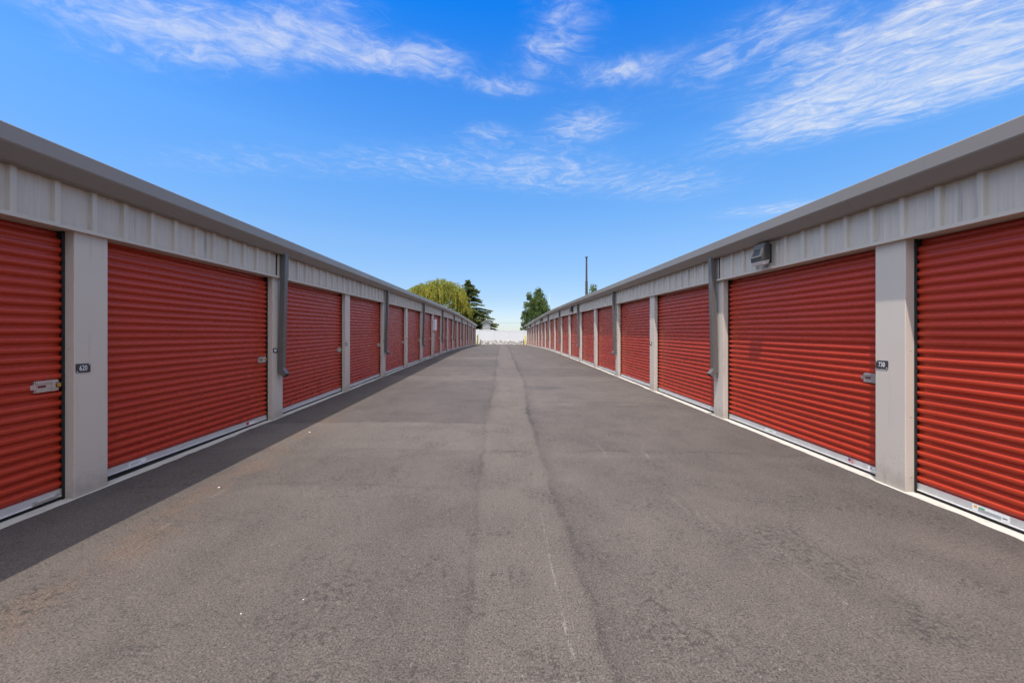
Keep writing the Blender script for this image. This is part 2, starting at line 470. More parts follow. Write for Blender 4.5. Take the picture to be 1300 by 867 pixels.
def building(s, yf1, side_word, opp):
    """s = -1 left, +1 right; yf1 = far edge of the first pillar seen"""
    j0, j1 = -2, 19
    y0 = yf1 + PITCH*(j0-1) - PW; y1 = yf1 + PITCH*(j1-1)
    yc = (y0 + y1)/2
    org = Vector((s*(AX+4.5), yc, H(s*AX, yc)))
    root = empty('storage_building', org,
        'long %s hand row of red roller doors between grey pillars, in %s' % (side_word, opp), 'storage building', 'rows of storage units')
    def W(o, y, h):
        x = s*(AX - o)
        return Vector((x, y, h + H(s*AX, y)))
    def sweep(mb, prof, ya, yb, step=1.0, m=0, close=False):
        n = max(1, int(round((yb-ya)/step)))
        rows = [[W(o, ya+(yb-ya)*i/n, h) for o, h in prof] for i in range(n+1)]
        b = mb.grid(rows, m, close)
        if close:
            k = len(prof)
            mb.face([b+i for i in range(k)], m); mb.face([b+n*k+i for i in range(k)], m)
    def part(mb, name, mats, **kw):
        return mb.build(name, mats, root, origin=org, parent_loc=org, **kw)
    def wbox(mb, o0, o1, ya, yb, h0, h1, m=0):
        mb.hexa([W(o0,ya,h0), W(o1,ya,h0), W(o1,yb,h0), W(o0,yb,h0), W(o0,ya,h1), W(o1,ya,h1), W(o1,yb,h1), W(o0,yb,h1)], m)

    # ---- corrugated band over the doors
    ph = 0.01
    base = 0.010
    prof = []
    y = y0
    one = ((0.0, 0), (0.010, .030), (0.018, .032), (0.046, .032), (0.054, .030), (0.066, 0), (0.128, 0), (0.134, .005), (0.150, .005), (0.156, 0), (0.214, 0), (0.220, .005), (0.236, .005), (0.242, 0))
    pts = []
    k = 0
    start = (3.043 - 0.033 if s < 0 else 3.07) - 40*0.3048
    while True:
        for dy, d in one:
            yy = start + k*0.3048 + dy
            if y0 <= yy <= y1 + 0.02: pts.append((yy, d))
        k += 1
        if start + k*0.3048 > y1: break
    mb = MB()
    pj = [yf1 + PITCH*(j-1) - PW + 0.08 for j in range(j0, j1+1) if j % 2 == 0]
    rows = []
    mb.grid([[W(base+d, yy, 2.445), ] + [W(base+d, yy, 2.70)] + [W(base+d, yy, 3.02)] for yy, d in pts])
    part(mb, 'wall_panel', M['panel'])
    # lap seams where two sheets meet by each downspout
    for yy in pj:
        if yy < -3 or yy > 40: continue
        mb = MB(); wbox(mb, 0.0, base+0.018, yy-0.009, yy-0.003, 2.44, 2.9)
        part(mb, 'lap_seam', M['dark'])
    # trim under the band
    mb = MB()
    sweep(mb, ((base+0.036, 2.432), (base+0.036, 2.468), (base+0.030, 2.468), (base+0.028, 2.440), (-0.20, 2.440), (-0.20, 2.432)), y0, y1, 0.8, close=True)
    part(mb, 'header_trim', M['trim'])
    # ---- gutter
    mb = MB()
    gp = ((0.0, 3.05), (0.195, 3.062), (0.205, 3.075), (0.222, 3.075), (0.225, 3.066), (0.222, 2.948), (0.216, 2.935), (0.125, 2.838), (0.112, 2.832), (0.0, 2.832))
    sweep(mb, gp, y0-0.05, y1+0.08, 0.6, close=True)
    yy = yf1 + 0.10 if s > 0 else yf1 + 3.9
    n = -1
    g = part(mb, 'gutter', M['gutter'], bevel=0.004)
    q = yy - 2*6.096
    while q < y1:
        if q > y0 and q < 42:
            e = 0.0025; mb = MB()
            sweep(mb, ((0.224+e, 3.068), (0.221+e, 2.948), (0.215+e, 2.933), (0.124+e, 2.836), (0.124, 2.838), (0.215, 2.936), (0.221, 2.949), (0.224, 3.068)), q, q+0.05, 0.05, close=True)
            part(mb, 'gutter_joint', M['gutter'])
        q += 6.096
    # ---- roof and the walls nobody sees from the lane
    mb = MB()
    rows = []
    ny = 80
    for i in range(ny+1):
        yy = y0-0.05 + (y1-y0+0.13)*i/ny
        rows.append([W(0.16, yy, 3.072), W(-4.5, yy, 3.32), W(-9.16, yy, 3.06), W(-9.16, yy, 3.0), W(-4.5, yy, 3.26), W(0.16, yy, 3.05)])
    mb.grid(rows, 0, True)
    part(mb, 'roof', M['roof'])
    mb = MB()
    sweep(mb, ((-9.0, -0.1), (-9.0, 3.04)), y0, y1, 1.0)
    part(mb, 'rear_wall', M['panel'])
    for yy in (y0+0.01, y1-0.01):
        mb = MB(); mb.grid([[W(o_, yy, -0.1), W(o_, yy, hh)] for o_, hh in ((-9.0, 3.04), (-4.5, 3.25), (-0.02, 3.04))])
        part(mb, 'end_wall', M['panel'])

    # ---- pillars
    for j in range(j0, j1+1):
        yb = yf1 + PITCH*(j-1); ya = yb - PW
        mb = MB()
        wbox(mb, -0.22, 0.0, ya, yb, -0.03, 2.46)
        pil = part(mb, 'pillar', M['pillar'], bevel=0.006)
        if 1 <= j <= 3:      # screw heads in the reveal facing the lane's near end
            for hh in (0.14, 0.72, 1.36, 1.90):
                p = W(-0.05, ya, hh)
                mb = MB(); mb.tube([p + Vector((0, 0.01, 0)), p + Vector((0, -0.003, 0))], [0.0055, 0.0045], 8)
                mb.build('screw', M['zinc'], pil, origin=org, parent_loc=org)
    # ---- roller doors
    for j in range(j0, j1):
        ya = yf1 + PITCH*(j-1); yb = ya + PITCH - PW
        rj = random.Random(100*j + (7 if s > 0 else 3))
        g0 = rj.uniform(0.012, 0.035); g1 = rj.uniform(0.008, 0.022)
        if s < 0 and j == 1: g0, g1 = 0.040, 0.010
        if s > 0 and j in (0, 1): g0, g1 = 0.012, 0.012
        def gap(y): return g0 + (g1-g0)*(y-ya)/(yb-ya)
        DP = -0.120                      # valley plane of the curtain
        near = j <= 6
        ncol = 9 if near else 3
        prof = PROF
        top = 2.56
        hs = []
        wob_ = [rj.uniform(0.86, 1.10) for _ in range(40)]
        k = 0
        while k*RIB + 0.075 < top:
            for t, d in prof:
                lip = 1.25 if (k % 6 == 4 and t > 0.5) else 1.0
                hs.append((0.075 + (k+t)*RIB, d*0.0245*lip*wob_[k % 40]))
            k += 1
        mb = MB()
        cols = [ya+0.014 + (yb-ya-0.028)*c/(ncol-1) for c in range(ncol)]
        offs = [rj.uniform(-0.002, 0.002) for _ in cols]
        rows = []
        for h, d in hs:
            roll = -0.34*(max(0.0, h-2.29)/0.27)**2            # the curtain bends back to its drum at the top
            sag = 0.004*mnoise.noise(Vector((h*1.1, j*3.7, s)))
            rows.append([W(DP + d + roll + offs[c] + sag*math.sin(math.pi*c/(ncol-1)) + 0.0014*mnoise.noise(Vector((h*13, c*1.9, j))), yy, h+gap(yy) + 0.0025*mnoise.noise(Vector((h*2.2, c*0.8, j+50)))) for c, yy in enumerate(cols)])
        mb.grid(rows)
        dn = part(mb, 'roller_door', M['door'], smooth=True)
        def sub(mb, name, mats, **kw):
            return mb.build(name, mats, dn, origin=org, parent_loc=org, **kw)
        # bottom bar and rubber seal
        mb = MB()
        prf = ((DP-0.010, 0.012), (DP+0.034, 0.012), (DP+0.034, 0.018), (DP+0.026, 0.022), (DP+0.024, 0.080), (DP-0.010, 0.080))
        n = 4
        rows = [[W(o_, ya+0.012+(yb-ya-0.024)*i/n, h_+gap(ya+(yb-ya)*i/n)) for o_, h_ in prf] for i in range(n+1)]
        b = mb.grid(rows, 0, True); kk = len(prf)
        mb.face([b+i for i in range(kk)]); mb.face([b+n*kk+i for i in range(kk)])
        sub(mb, 'bottom_bar', M['alum'])
        mb = MB()
        rows = [[W(o_, ya+0.012+(yb-ya-0.024)*i/n, (h_+gap(ya+(yb-ya)*i/n)) if h_ > 0 else -0.03) for o_, h_ in ((DP-0.004, -1), (DP+0.018, -1), (DP+0.018, 0.012), (DP-0.004, 0.012))] for i in range(n+1)]
        mb.grid(rows, 0, True)
        sub(mb, 'bottom_seal', M['dark'])
        # side guides: dark channels the curtain runs in
        mb = MB()
        for a, b, c_, d_ in ((ya+0.001, ya+0.006, ya+0.006, ya+0.024), (yb-0.006, yb-0.001, yb-0.006, yb-0.024)):
            mb = MB()
            e_ = a if abs(a-ya) < 0.002 else b       # outer side, against the pillar
            rows = [[W(DP-0.06, e_, h_), W(DP+0.037, e_, h_), W(DP+0.037, d_, h_), W(DP+0.033, d_, h_), W(DP+0.033, c_, h_), W(DP-0.06, c_, h_)] for h_ in (-0.02, 2.55)]
            mb.grid(rows, 0, True)
            sub(mb, 'guide_rail', M['dark'])
        # latch, on the end next to the door's number plate
        if j <= 9:
            if s < 0: e, sg = yb-0.018, -1     # latch grows away from this edge
            else: e, sg = ya+0.018, 1
            if s > 0: e, sg = ya+0.018, 1
            def L(u, v): return e + sg*u, 1.045 + gap(e) + v - 0.02
            f0 = DP + 0.021
            mb = MB()
            def lb(o0, o1, u0, u1, v0, v1, m):
                a, h0 = L(u0, v0); b, h1 = L(u1, v1)
                wbox(mb, o0, o1, min(a,b), max(a,b), h0, h1, m)
            lb(f0-0.02, f0+0.003, 0.03, 0.205, -0.05, 0.05, 0)
            lb(f0+0.003, f0+0.014, 0.035, 0.20, 0.024, 0.046, 0)
            lb(f0+0.003, f0+0.014, 0.035, 0.20, -0.046, -0.024, 0)
            lb(f0+0.003, f0+0.009, 0.0, 0.235, -0.020, 0.020, 0)      # slide bolt
            lb(f0+0.009, f0+0.0105, 0.125, 0.185, -0.008, 0.010, 1)   # red window
            lb(f0+0.009, f0+0.020, 0.060, 0.085, -0.030, 0.034, 0)    # thumb tab
            lb(f0+0.009, f0+0.013, 0.0, 0.055, -0.016, 0.016, 3)
            # lock barrel
            a, h0 = L(0.035, 0.0)
            c = W(f0+0.012, a, h0)
            ring = []
            for q in (0, 1):
                ring.append([c + Vector((-s*(0.0+0.012*q), 0.016*math.cos(t_), 0.016*math.sin(t_))) for t_ in [2*math.pi*i/14 for i in range(14)]])
            bb = mb.grid(ring, 2, True); mb.face([bb+14+i for i in range(14)], 2)
            for u, v in ((0.04, 0.035), (0.195, 0.035), (0.04, -0.035), (0.195, -0.035), (0.12, 0.035), (0.12, -0.035)):
                lb(f0+0.014, f0+0.018, u-0.006, u+0.006, v-0.006, v+0.006, 0)
            sub(mb, 'latch', [M['zinc'], M['slot'], M['brass'], M['dark']], bevel=0.0015 if near else 0)
        # stickers and pull on the bottom bar
        def onbar(y, v0, v1, w, mb, m=0, e=0.002):
            o_ = DP + 0.0255
            for a, b, c0, c1 in ((y, y+w, v0, v1),):
                wbox(mb, o_, o_+e, a, b, gap(y)+c0, gap(y)+c1, m)
        mats = [M['sticker'], M['st_red'], M['st_blue'], M['st_green'], M['st_orange'], M['st_ink']]
        if s > 0 and j == 0:
            ys_ = 3.02
            mb = MB(); onbar(ys_, 0.026, 0.076, 0.24, mb)
            onbar(ys_+0.205, 0.055, 0.072, 0.022, mb, 4, 0.003); onbar(ys_+0.155, 0.058, 0.070, 0.04, mb, 3, 0.003)
            for q in range(3): onbar(ys_+0.05, 0.052-q*0.009, 0.055-q*0.009, 0.15, mb, 5, 0.003)
            onbar(ys_+0.012, 0.045, 0.054, 0.03, mb, 5, 0.003)
            sub(mb, 'sticker', mats)
        if s > 0 and j == 1:
            ys_ = 4.36
            mb = MB(); onbar(ys_, 0.034, 0.074, 0.062, mb)
            for q in range(4): onbar(ys_, 0.034+q*0.0115, 0.0395+q*0.0115, 0.062, mb, 1, 0.003)
            onbar(ys_+0.036, 0.053, 0.074, 0.026, mb, 2, 0.004)
            sub(mb, 'flag_sticker', mats)
            mb = MB(); onbar(5.60, 0.035, 0.065, 0.22, mb); onbar(5.64, 0.048, 0.056, 0.10, mb, 3, 0.003)
            sub(mb, 'sticker', mats)
            mb = MB(); onbar(4.09, 0.028, 0.070, 0.10, mb); onbar(4.10, 0.045, 0.050, 0.06, mb, 5, 0.003); onbar(4.14, 0.054, 0.064, 0.018, mb, 5, 0.003)
            sub(mb, 'sticker', mats)
        if s < 0 and j == 1:
            mb = MB(); onbar(4.12, 0.028, 0.066, 0.20, mb); onbar(4.14, 0.05, 0.055, 0.12, mb, 5, 0.003); onbar(4.14, 0.038, 0.042, 0.09, mb, 5, 0.003)
            sub(mb, 'sticker', mats)
            mb = MB(); onbar(6.02, 0.022, 0.070, 0.06, mb, 1); onbar(6.09, 0.020, 0.050, 0.14, mb, 0)
            sub(mb, 'sticker', mats)
        if s > 0 and j in (2, 3) or s < 0 and j in (2,):
            q = ya + (0.25 if s > 0 else 2.2)
            mb = MB(); onbar(q, 0.03, 0.068, 0.07, mb); onbar(q+0.01, 0.04, 0.058, 0.04, mb, 2, 0.003)
            sub(mb, 'sticker', mats)
        if s < 0 and j == 0:
            mb = MB(); onbar(3.28, 0.028, 0.040, 0.17, mb, 0, 0.02); onbar(3.27, 0.026, 0.052, 0.03, mb, 0, 0.014); onbar(3.43, 0.026, 0.052, 0.03, mb, 0, 0.014)
            sub(mb, 'pull_handle', [M['zinc']]*6)
    # ---- downspouts on every second pillar
    for j in range(j0, j1+1):
        if j % 2: continue
        yb = yf1 + PITCH*(j-1); ya = yb - PW
        yp = ya + 0.12; yq = yp + 0.10
        if s > 0: yp = yb - 0.175; yq = yp + 0.10
        dp = 0.045
        path = ((0.105, 2.86), (0.104, 2.78), (0.056, 0.84))
        mb = MB()
        def ring(oc, h, ux, uz):
            return [(oc - ux*dp, h - uz*dp), (oc + ux*dp, h + uz*dp)]
        # (o, h) pairs of back and front edge down the pipe
        bf = [((0.060, 2.85), (0.150, 2.87)), ((0.012, 0.845), (0.102, 0.865)), ((0.010, 0.800), (0.112, 0.842)), ((0.105, 0.705), (0.172, 0.772))]
        rows = []
        for (b_, f_) in bf:
            rows.append([W(b_[0], yp, b_[1]), W(f_[0], yp, f_[1]), W(f_[0], yq, f_[1]), W(b_[0], yq, b_[1])])
        mb.grid(rows, 0, True)
        n4 = len(rows)*4
        # dark sheet in the pipe mouth, standing in for its shaded hollow
        lo = rows[-1]; cen = (lo[0]+lo[1]+lo[2]+lo[3])/4
        mb.quad(*[cen + (p-cen)*0.98 + Vector((0,0,0.004)) for p in lo], 1)
        part(mb, 'downspout', [M['pipe'], M['dark']], bevel=0.006)
    # ---- number plates (signs: things of their own)
    near_lab = {('L', 1): '620', ('R', 1): '730'}
    words = ['first', 'second', 'third', 'fourth', 'fifth', 'sixth', 'seventh', 'eighth']
    for j in range(1, 8):
        yb = yf1 + PITCH*(j-1); ya = yb - PW
        pc = ya + 0.010 + 0.062 if s < 0 else yb - 0.012 - 0.062
        if s < 0 and j % 2 == 0: pc = ya + 0.068
        hc = 1.18 if s < 0 else 1.205
        c = W(0.0015, pc, hc)
        key = near_lab.get(('L' if s < 0 else 'R', j))
        if key:
            lab = 'charcoal door number plate reading %s on the nearest %s pillar' % (key, side_word)
        else:
            lab = '%s dark number plate from the camera along the %s row of pillars' % (words[j-1], side_word)
        mb = MB()
        w2, h2 = 0.062, 0.041
        # rounded slab in (y, z)
        ring0 = []
        for cx_, cz_, a0 in ((w2-.006, h2-.006, 0), (-w2+.006, h2-.006, 90), (-w2+.006, -h2+.006, 180), (w2-.006, -h2+.006, 270)):
            for t in (0, 45, 90):
                ring0.append((cx_+.006*math.cos(R(a0+t)), cz_+.006*math.sin(R(a0+t))))
        rr = [[c + Vector((s*0.002, a, b)) for a, b in ring0], [c + Vector((-s*0.004, a, b)) for a, b in ring0]]
        bb = mb.grid(rr, 0, True); mb.face([bb+len(ring0)+i for i in range(len(ring0))])
        # two rivets
        for a, b in ((w2-.01, h2-.009), (-w2+.01, -h2+.009)):
            p = c + Vector((-s*0.004, a, b))
            mb.box(p.x-.002, p.x+.002, p.y-.004, p.y+.004, p.z-.004, p.z+.004, 1)
        root_p = empty('number_plate', c, lab, 'number plate', 'door number plates on the %s row' % side_word)
        mb.build('plate', [M['plate'], M['digit']], root_p, origin=c, parent_loc=c)
        if key:
            me = digits_mesh(key, 0.048, 0.066)
            me.materials.append(M['digit'])
            d = new_obj('digits', me, root_p)
            # text x axis -> along wall as read from the lane, y -> up, z -> out from the wall
            xa = Vector((0, 1, 0)) if s < 0 else Vector((0, -1, 0))
            za = Vector((-s, 0, 0))
            mt = Matrix((xa, Vector((0,0,1)), za)).transposed()
            d.rotation_euler = mt.to_euler()
            d.location = Vector((-s*0.0045, 0, 0))
        else:
            mb = MB()
            for q in (-1, 0, 1):   # numbers too small to read
                p = c + Vector((-s*0.0045, q*0.024, 0))
                mb.box(p.x-.001, p.x+.001, p.y-.008, p.y+.008, p.z-.022, p.z+.022)
            mb.build('digits', M['digit'], root_p, origin=c, parent_loc=c)
    return root, W

bl, WL = building(-1, 3.81, 'left', 'shade')
br, WR = building(1, 4.01, 'right', 'sun')

# ------------------------------------------------------------------ wall lights over the right hand doors
lw = ['nearest bronze wedge wall light above the red door beside plate 730',
      'second wall light along the right row of doors',
      'third wall light, small, far along the right row',
      'farthest wall light near the end of the right row']
for i, yy in enumerate((5.46, 20.70, 35.94, 51.18)):
    c = WR(0.04, yy + 0.12, 2.50)
    r = empty('wall_light', c, lw[i], 'wall light', 'wall lights on the right row')
    def B(mb, name, mats, **kw): return mb.build(name, mats, r, origin=c, parent_loc=c, **kw)
    ya, yb = yy, yy + 0.24
    mb = MB()
    mb.hexa([WR(0.043, ya+.02, 2.52), WR(0.075, ya+.02, 2.52), WR(0.075, yb-.02, 2.52), WR(0.043, yb-.02, 2.52), WR(0.043, ya+.02, 2.79), WR(0.075, ya+.02, 2.79), WR(0.075, yb-.02, 2.79), WR(0.043, yb-.02, 2.79)])
    B(mb, 'back_plate', M['dark'], bevel=0.004)
    mb = MB()
    a0, a1 = ya, yb
    pr = ((0.076, 2.565), (0.200, 2.545), (0.204, 2.60), (0.145, 2.80), (0.085, 2.815))
    rows = [[WR(o_, q, h_) for o_, h_ in pr] for q in (a0, a1)]
    b = mb.grid(rows, 0, True); mb.face([b+k for k in range(5)]); mb.face([b+5+k for k in range(5)])
    B(mb, 'housing', M['bronze'], bevel=0.006)
    mb = MB()   # pale cast front cover, a frame round the dark window
    def F(u, v, e):   # on the sloping front: u 0..1 along y, v 0..1 up the slope
        o_ = 0.204 + (0.145-0.204)*v; h_ = 2.60 + 0.20*v
        return WR(o_ + e*0.96, a0 + (a1-a0)*u, h_ + e*0.28)
    def slab(u0, u1, v0, v1, e0, e1, mb, m=0):
        mb.hexa([F(u0,v0,e0), F(u0,v0,e1), F(u1,v0,e1), F(u1,v0,e0), F(u0,v1,e0), F(u0,v1,e1), F(u1,v1,e1), F(u1,v1,e0)], m)
    slab(0.03, 0.97, 0.60, 0.98, 0.001, 0.010, mb); slab(0.03, 0.97, 0.0, 0.12, 0.001, 0.010, mb)
    slab(0.03, 0.20, 0.12, 0.60, 0.001, 0.010, mb); slab(0.85, 0.97, 0.12, 0.60, 0.001, 0.010, mb)
    B(mb, 'front_cover', M['lampgrey'])
    mb = MB(); slab(0.20, 0.85, 0.12, 0.60, 0.001, 0.004, mb)
    B(mb, 'window', M['glass'])
    mb = MB()
    mb.hexa([WR(0.09, a0+.02, 2.50), WR(0.17, a0+.02, 2.49), WR(0.17, a1-.02, 2.49), WR(0.09, a1-.02, 2.50), WR(0.078, a0+.005, 2.562), WR(0.196, a0+.005, 2.543), WR(0.196, a1-.005, 2.543), WR(0.078, a1-.005, 2.562)])
    B(mb, 'lens', M['lens'], bevel=0.008)

# white cabinet on the left wall
c = WL(0.02, 21.95, 1.50)
r = empty('utility_box', c, 'white utility box mounted on the left row beyond the seventh pillar', 'utility box')
mb = MB()
def wb(o0, o1, ya, yb, h0, h1, m=0):
    mb.hexa([WL(o0,ya,h0), WL(o1,ya,h0), WL(o1,yb,h0), WL(o0,yb,h0), WL(o0,ya,h1), WL(o1,ya,h1), WL(o1,yb,h1), WL(o0,yb,h1)], m)
wb(0.002, 0.17, 21.80, 22.10, 1.50, 2.14)
mb.build('cabinet', M['box'], r, origin=c, parent_loc=c, bevel=0.008)
mb = MB(); wb(0.172, 0.185, 21.81, 22.09, 1.52, 2.12); wb(0.185, 0.20, 21.83, 21.85, 1.78, 1.86)
mb.build('cabinet_door', M['box'], r, origin=c, parent_loc=c, bevel=0.004)
mb = MB(); mb.tube([WL(0.05, 21.95, -0.01), WL(0.05, 21.95, 1.50)], [0.02, 0.02], 8)
mb.build('conduit', M['mast'], r, origin=c, parent_loc=c, smooth=True)

# ------------------------------------------------------------------ far end of the lane
def bollard(x, y, lab):
    z = H(x, y)
    r = empty('bollard', (x, y, z), lab, 'bollard', 'yellow bollards at the building corners')
    mb = MB(); hh = 1.55; rad = 0.105
    prof = [(rad, -0.05), (rad, hh-0.10)] + [(rad*math.cos(R(a)), hh-0.10+0.10*math.sin(R(a))) for a in (20, 40, 60, 80)]
    mb.grid([[(x+q*math.cos(2*math.pi*k/20), y+q*math.sin(2*math.pi*k/20), z+h_) for k in range(20)] for q, h_ in prof], 0, True)
    mb.face(range(len(mb.v)-20, len(mb.v)))
    mb.build('sleeve', M['yellow'], r, origin=(x,y,z), parent_loc=(x,y,z), smooth=True)
    mb = MB(); mb.tube([(x,y,z-0.02),(x,y,z+0.03)], [0.2, 0.19], 20)
    mb.build('footing', M['concrete'], r, origin=(x,y,z), parent_loc=(x,y,z))
bollard(-3.66, 59.2, 'yellow bollard at the far end of the left row')
bollard(3.70, 59.2, 'yellow bollard at the far end of the right row')
for x, lab in ((-3.25, 'short dark post to the right of the far left yellow bollard'), (3.47, 'short dark post to the left of the far right yellow bollard')):
    z = H(x, 60.2)
    mb = MB(); mb.box(x-.07, x+.07, 60.13, 60.27, z-.05, z+.84); 
    mb.hexa([(x-.07,60.13,z+.84),(x+.07,60.13,z+.84),(x+.07,60.27,z+.84),(x-.07,60.27,z+.84),(x-.03,60.17,z+.88),(x+.03,60.17,z+.88),(x+.03,60.23,z+.88),(x-.03,60.23,z+.88)])
    o = mb.build('short_post', M['post'], None, origin=(x, 60.2, z), bevel=0.004)
    tag(o, lab, 'post', 'short posts by the bollards')

# riprap bank
mb = MB()
rk = random.Random(5)
for i in range(900):
    x = rk.uniform(-15, 15); t = rk.random()
    y = 63.3 + 2.3*t
    z = GZ(x, y) + rk.uniform(-0.02, 0.10)
    sz = rk.uniform(0.10, 0.26) * (1.2 if rk.random() < 0.15 else 1)
    base = len(mb.v)
    bm = bmesh.new(); bmesh.ops.create_icosphere(bm, subdivisions=1, radius=1)
    rot = Matrix.Rotation(rk.uniform(0, 6.28), 3, 'Z') @ Matrix.Rotation(rk.uniform(0, 6.28), 3, 'X')
    sc = Vector((sz*rk.uniform(.7, 1.3), sz*rk.uniform(.7, 1.2), sz*rk.uniform(.6, 1.0)))
    for v in bm.verts:
        q = rot @ (v.co * rk.uniform(0.75, 1.15))
        mb.v.append(Vector((x+q.x*sc.x, y+q.y*sc.y, z+q.z*sc.z)))
    for f in bm.faces: mb.face([base+v.index for v in f.verts])
    bm.free()
o = mb.build('rock_bank', M['rock'], recalc=False)
tag(o, 'low bank of broken pale rocks along the foot of the white fence', 'rocks', kind='stuff')

# white vinyl fence
FY = 66.0; PP = 2.6
fo = Vector((-0.05, FY, GZ(0, FY)))
fence = empty('white_fence', fo, 'white vinyl privacy fence closing the far end of the lane', 'fence')
fx = [-1.33 + PP*k for k in range(-6, 8)]
for k, x in enumerate(fx):
    zb = GZ(x, FY) - 0.05
    drop = 0.12 if x < -1.5 else 0.0       # panels step up to the left
    mb = MB(); mb.box(x-.064, x+.064, FY-.064, FY+.064, zb, zb+1.93+drop)
    mb.hexa([(x-.075,FY-.075,zb+1.93+drop),(x+.075,FY-.075,zb+1.93+drop),(x+.075,FY+.075,zb+1.93+drop),(x-.075,FY+.075,zb+1.93+drop),(x-.01,FY-.01,zb+2.0+drop),(x+.01,FY-.01,zb+2.0+drop),(x+.01,FY+.01,zb+2.0+drop),(x-.01,FY+.01,zb+2.0+drop)])
    mb.build('fence_post', M['vinyl'], fence, origin=fo, parent_loc=fo, bevel=0.004)
    if k < len(fx)-1:
        d2 = 0.10 if x < -1.5 else 0.0
        mb = MB()
        mb.box(x+.066, x+PP-.066, FY-.02, FY+.02, zb+0.05, zb+0.19)
        mb.box(x+.066, x+PP-.066, FY-.025, FY+.025, zb+1.74+d2, zb+1.88+d2)
        nb = 16; wv = (PP-.132)/nb
        for b in range(nb):
            mb.box(x+.066+b*wv+.003, x+.066+(b+1)*wv-.003, FY-.012, FY+.012, zb+0.19, zb+1.74+d2)
        mb.box(x+.066, x+PP-.066, FY-.006, FY+.006, zb+0.19, zb+1.74+d2)
        mb.build('fence_panel', M['vinyl'], fence, origin=fo, parent_loc=fo)

# ------------------------------------------------------------------ trees
def leaf(mb, c, d, w, l, rj):
    """one small leaf blade of length l along d"""
    d = d.normalized()
    u = d.cross(Vector((rj.uniform(-1,1), rj.uniform(-1,1), rj.uniform(-1,1))))
    if u.length < 1e-3: u = Vector((1,0,0))
    u.normalize()
    a = c - d*l*0.5; b = c + d*l*0.5
    mb.quad(a, c + u*w*0.5, b, c - u*w*0.5)

def rvec(rj):
    while True:
        v = Vector((rj.uniform(-1,1), rj.uniform(-1,1), rj.uniform(-1,1)))
        if 0.05 < v.length < 1: return v

def P(px, py, Y):
    """point at depth Y seen at photo pixel px, py"""
    return Vector(((px-636.5)*Y/488.0, Y, HC + (433.5-py)*Y/488.0))

def willow(px, top_py, Y):
    rj = random.Random(11)
    gz = GZ(0, Y)
    x0 = (px-636.5)*Y/488.0; ztop = HC + (433.5-top_py)*Y/488.0
    r = empty('willow_tree', (x0, Y, gz), 'wide yellow green weeping willow behind the far end of the left row', 'tree')
    org = Vector((x0, Y, gz))
    hh = ztop - gz
    lobes = [(-4.1, 0.2, 0.87, 1.9), (-2.6, -1.4, 0.90, 2.0), (-0.4, 0.0, 0.97, 2.3), (1.3, -1.6, 0.98, 2.0), (3.2, 0.2, 0.96, 2.2), (4.2, -1.6, 0.84, 1.8), (0.4, -3.0, 0.84, 2.2), (-3.6, -2.6, 0.74, 1.9), (2.6, 2.2, 0.90, 2.2), (-1.8, 2.4, 0.90, 2.2), (5.4, -0.4, 0.66, 1.5), (-5.1, -0.6, 0.78, 1.4)]
    mb = MB()
    for lx, ly, hf, rad in lobes:
        c = org + Vector((lx, ly, hh*hf - rad*0.75))
        for k in range(150):
            a = rj.uniform(0, 2*math.pi); el = rj.uniform(-0.1, 1.0)
            rr = rad*rj.uniform(0.55, 1.05)
            d = Vector((math.cos(a)*math.cos(el*1.5), math.sin(a)*math.cos(el*1.5), math.sin(el*1.5)*0.75))
            p = c + d*rr
            ln = rj.uniform(1.0, 4.6)*(0.5+0.6*(1-el))
            n = int(ln/0.26)+3
            vel = Vector((d.x*0.5, d.y*0.5, 0.25))
            for q in range(n):
                step = vel.normalized()*0.26
                p = p + step
                vel += Vector((rj.uniform(-.05,.05), rj.uniform(-.05,.05), -0.24))
                for _ in range(2):
                    leaf(mb, p + rvec(rj)*0.16, vel*0.6 + rvec(rj)*0.5, 0.12, rj.uniform(0.28, 0.5), rj)
    mb.build('crown', M['willow'], r, origin=org, parent_loc=org, recalc=False)
    mb = MB()
    mb.tube([org+Vector((0,0,-.3)), org+Vector((.1,0,2)), org+Vector((-.1,.1,4.2))], [0.62, 0.48, 0.42], 12)
    for lx, ly, hf, rad in lobes:
        e = org + Vector((lx*0.9, ly*0.9, hh*hf - rad*0.8)); b = org+Vector((-.1,.1,4.0)); m_ = (b+e)/2 + Vector((-lx*.12, -ly*.12, 0.8))
        mb.tube([b, m_, e], [0.3, 0.17, 0.06], 8)
    mb.build('trunk', M['bark'], r, origin=org, parent_loc=org, smooth=True)

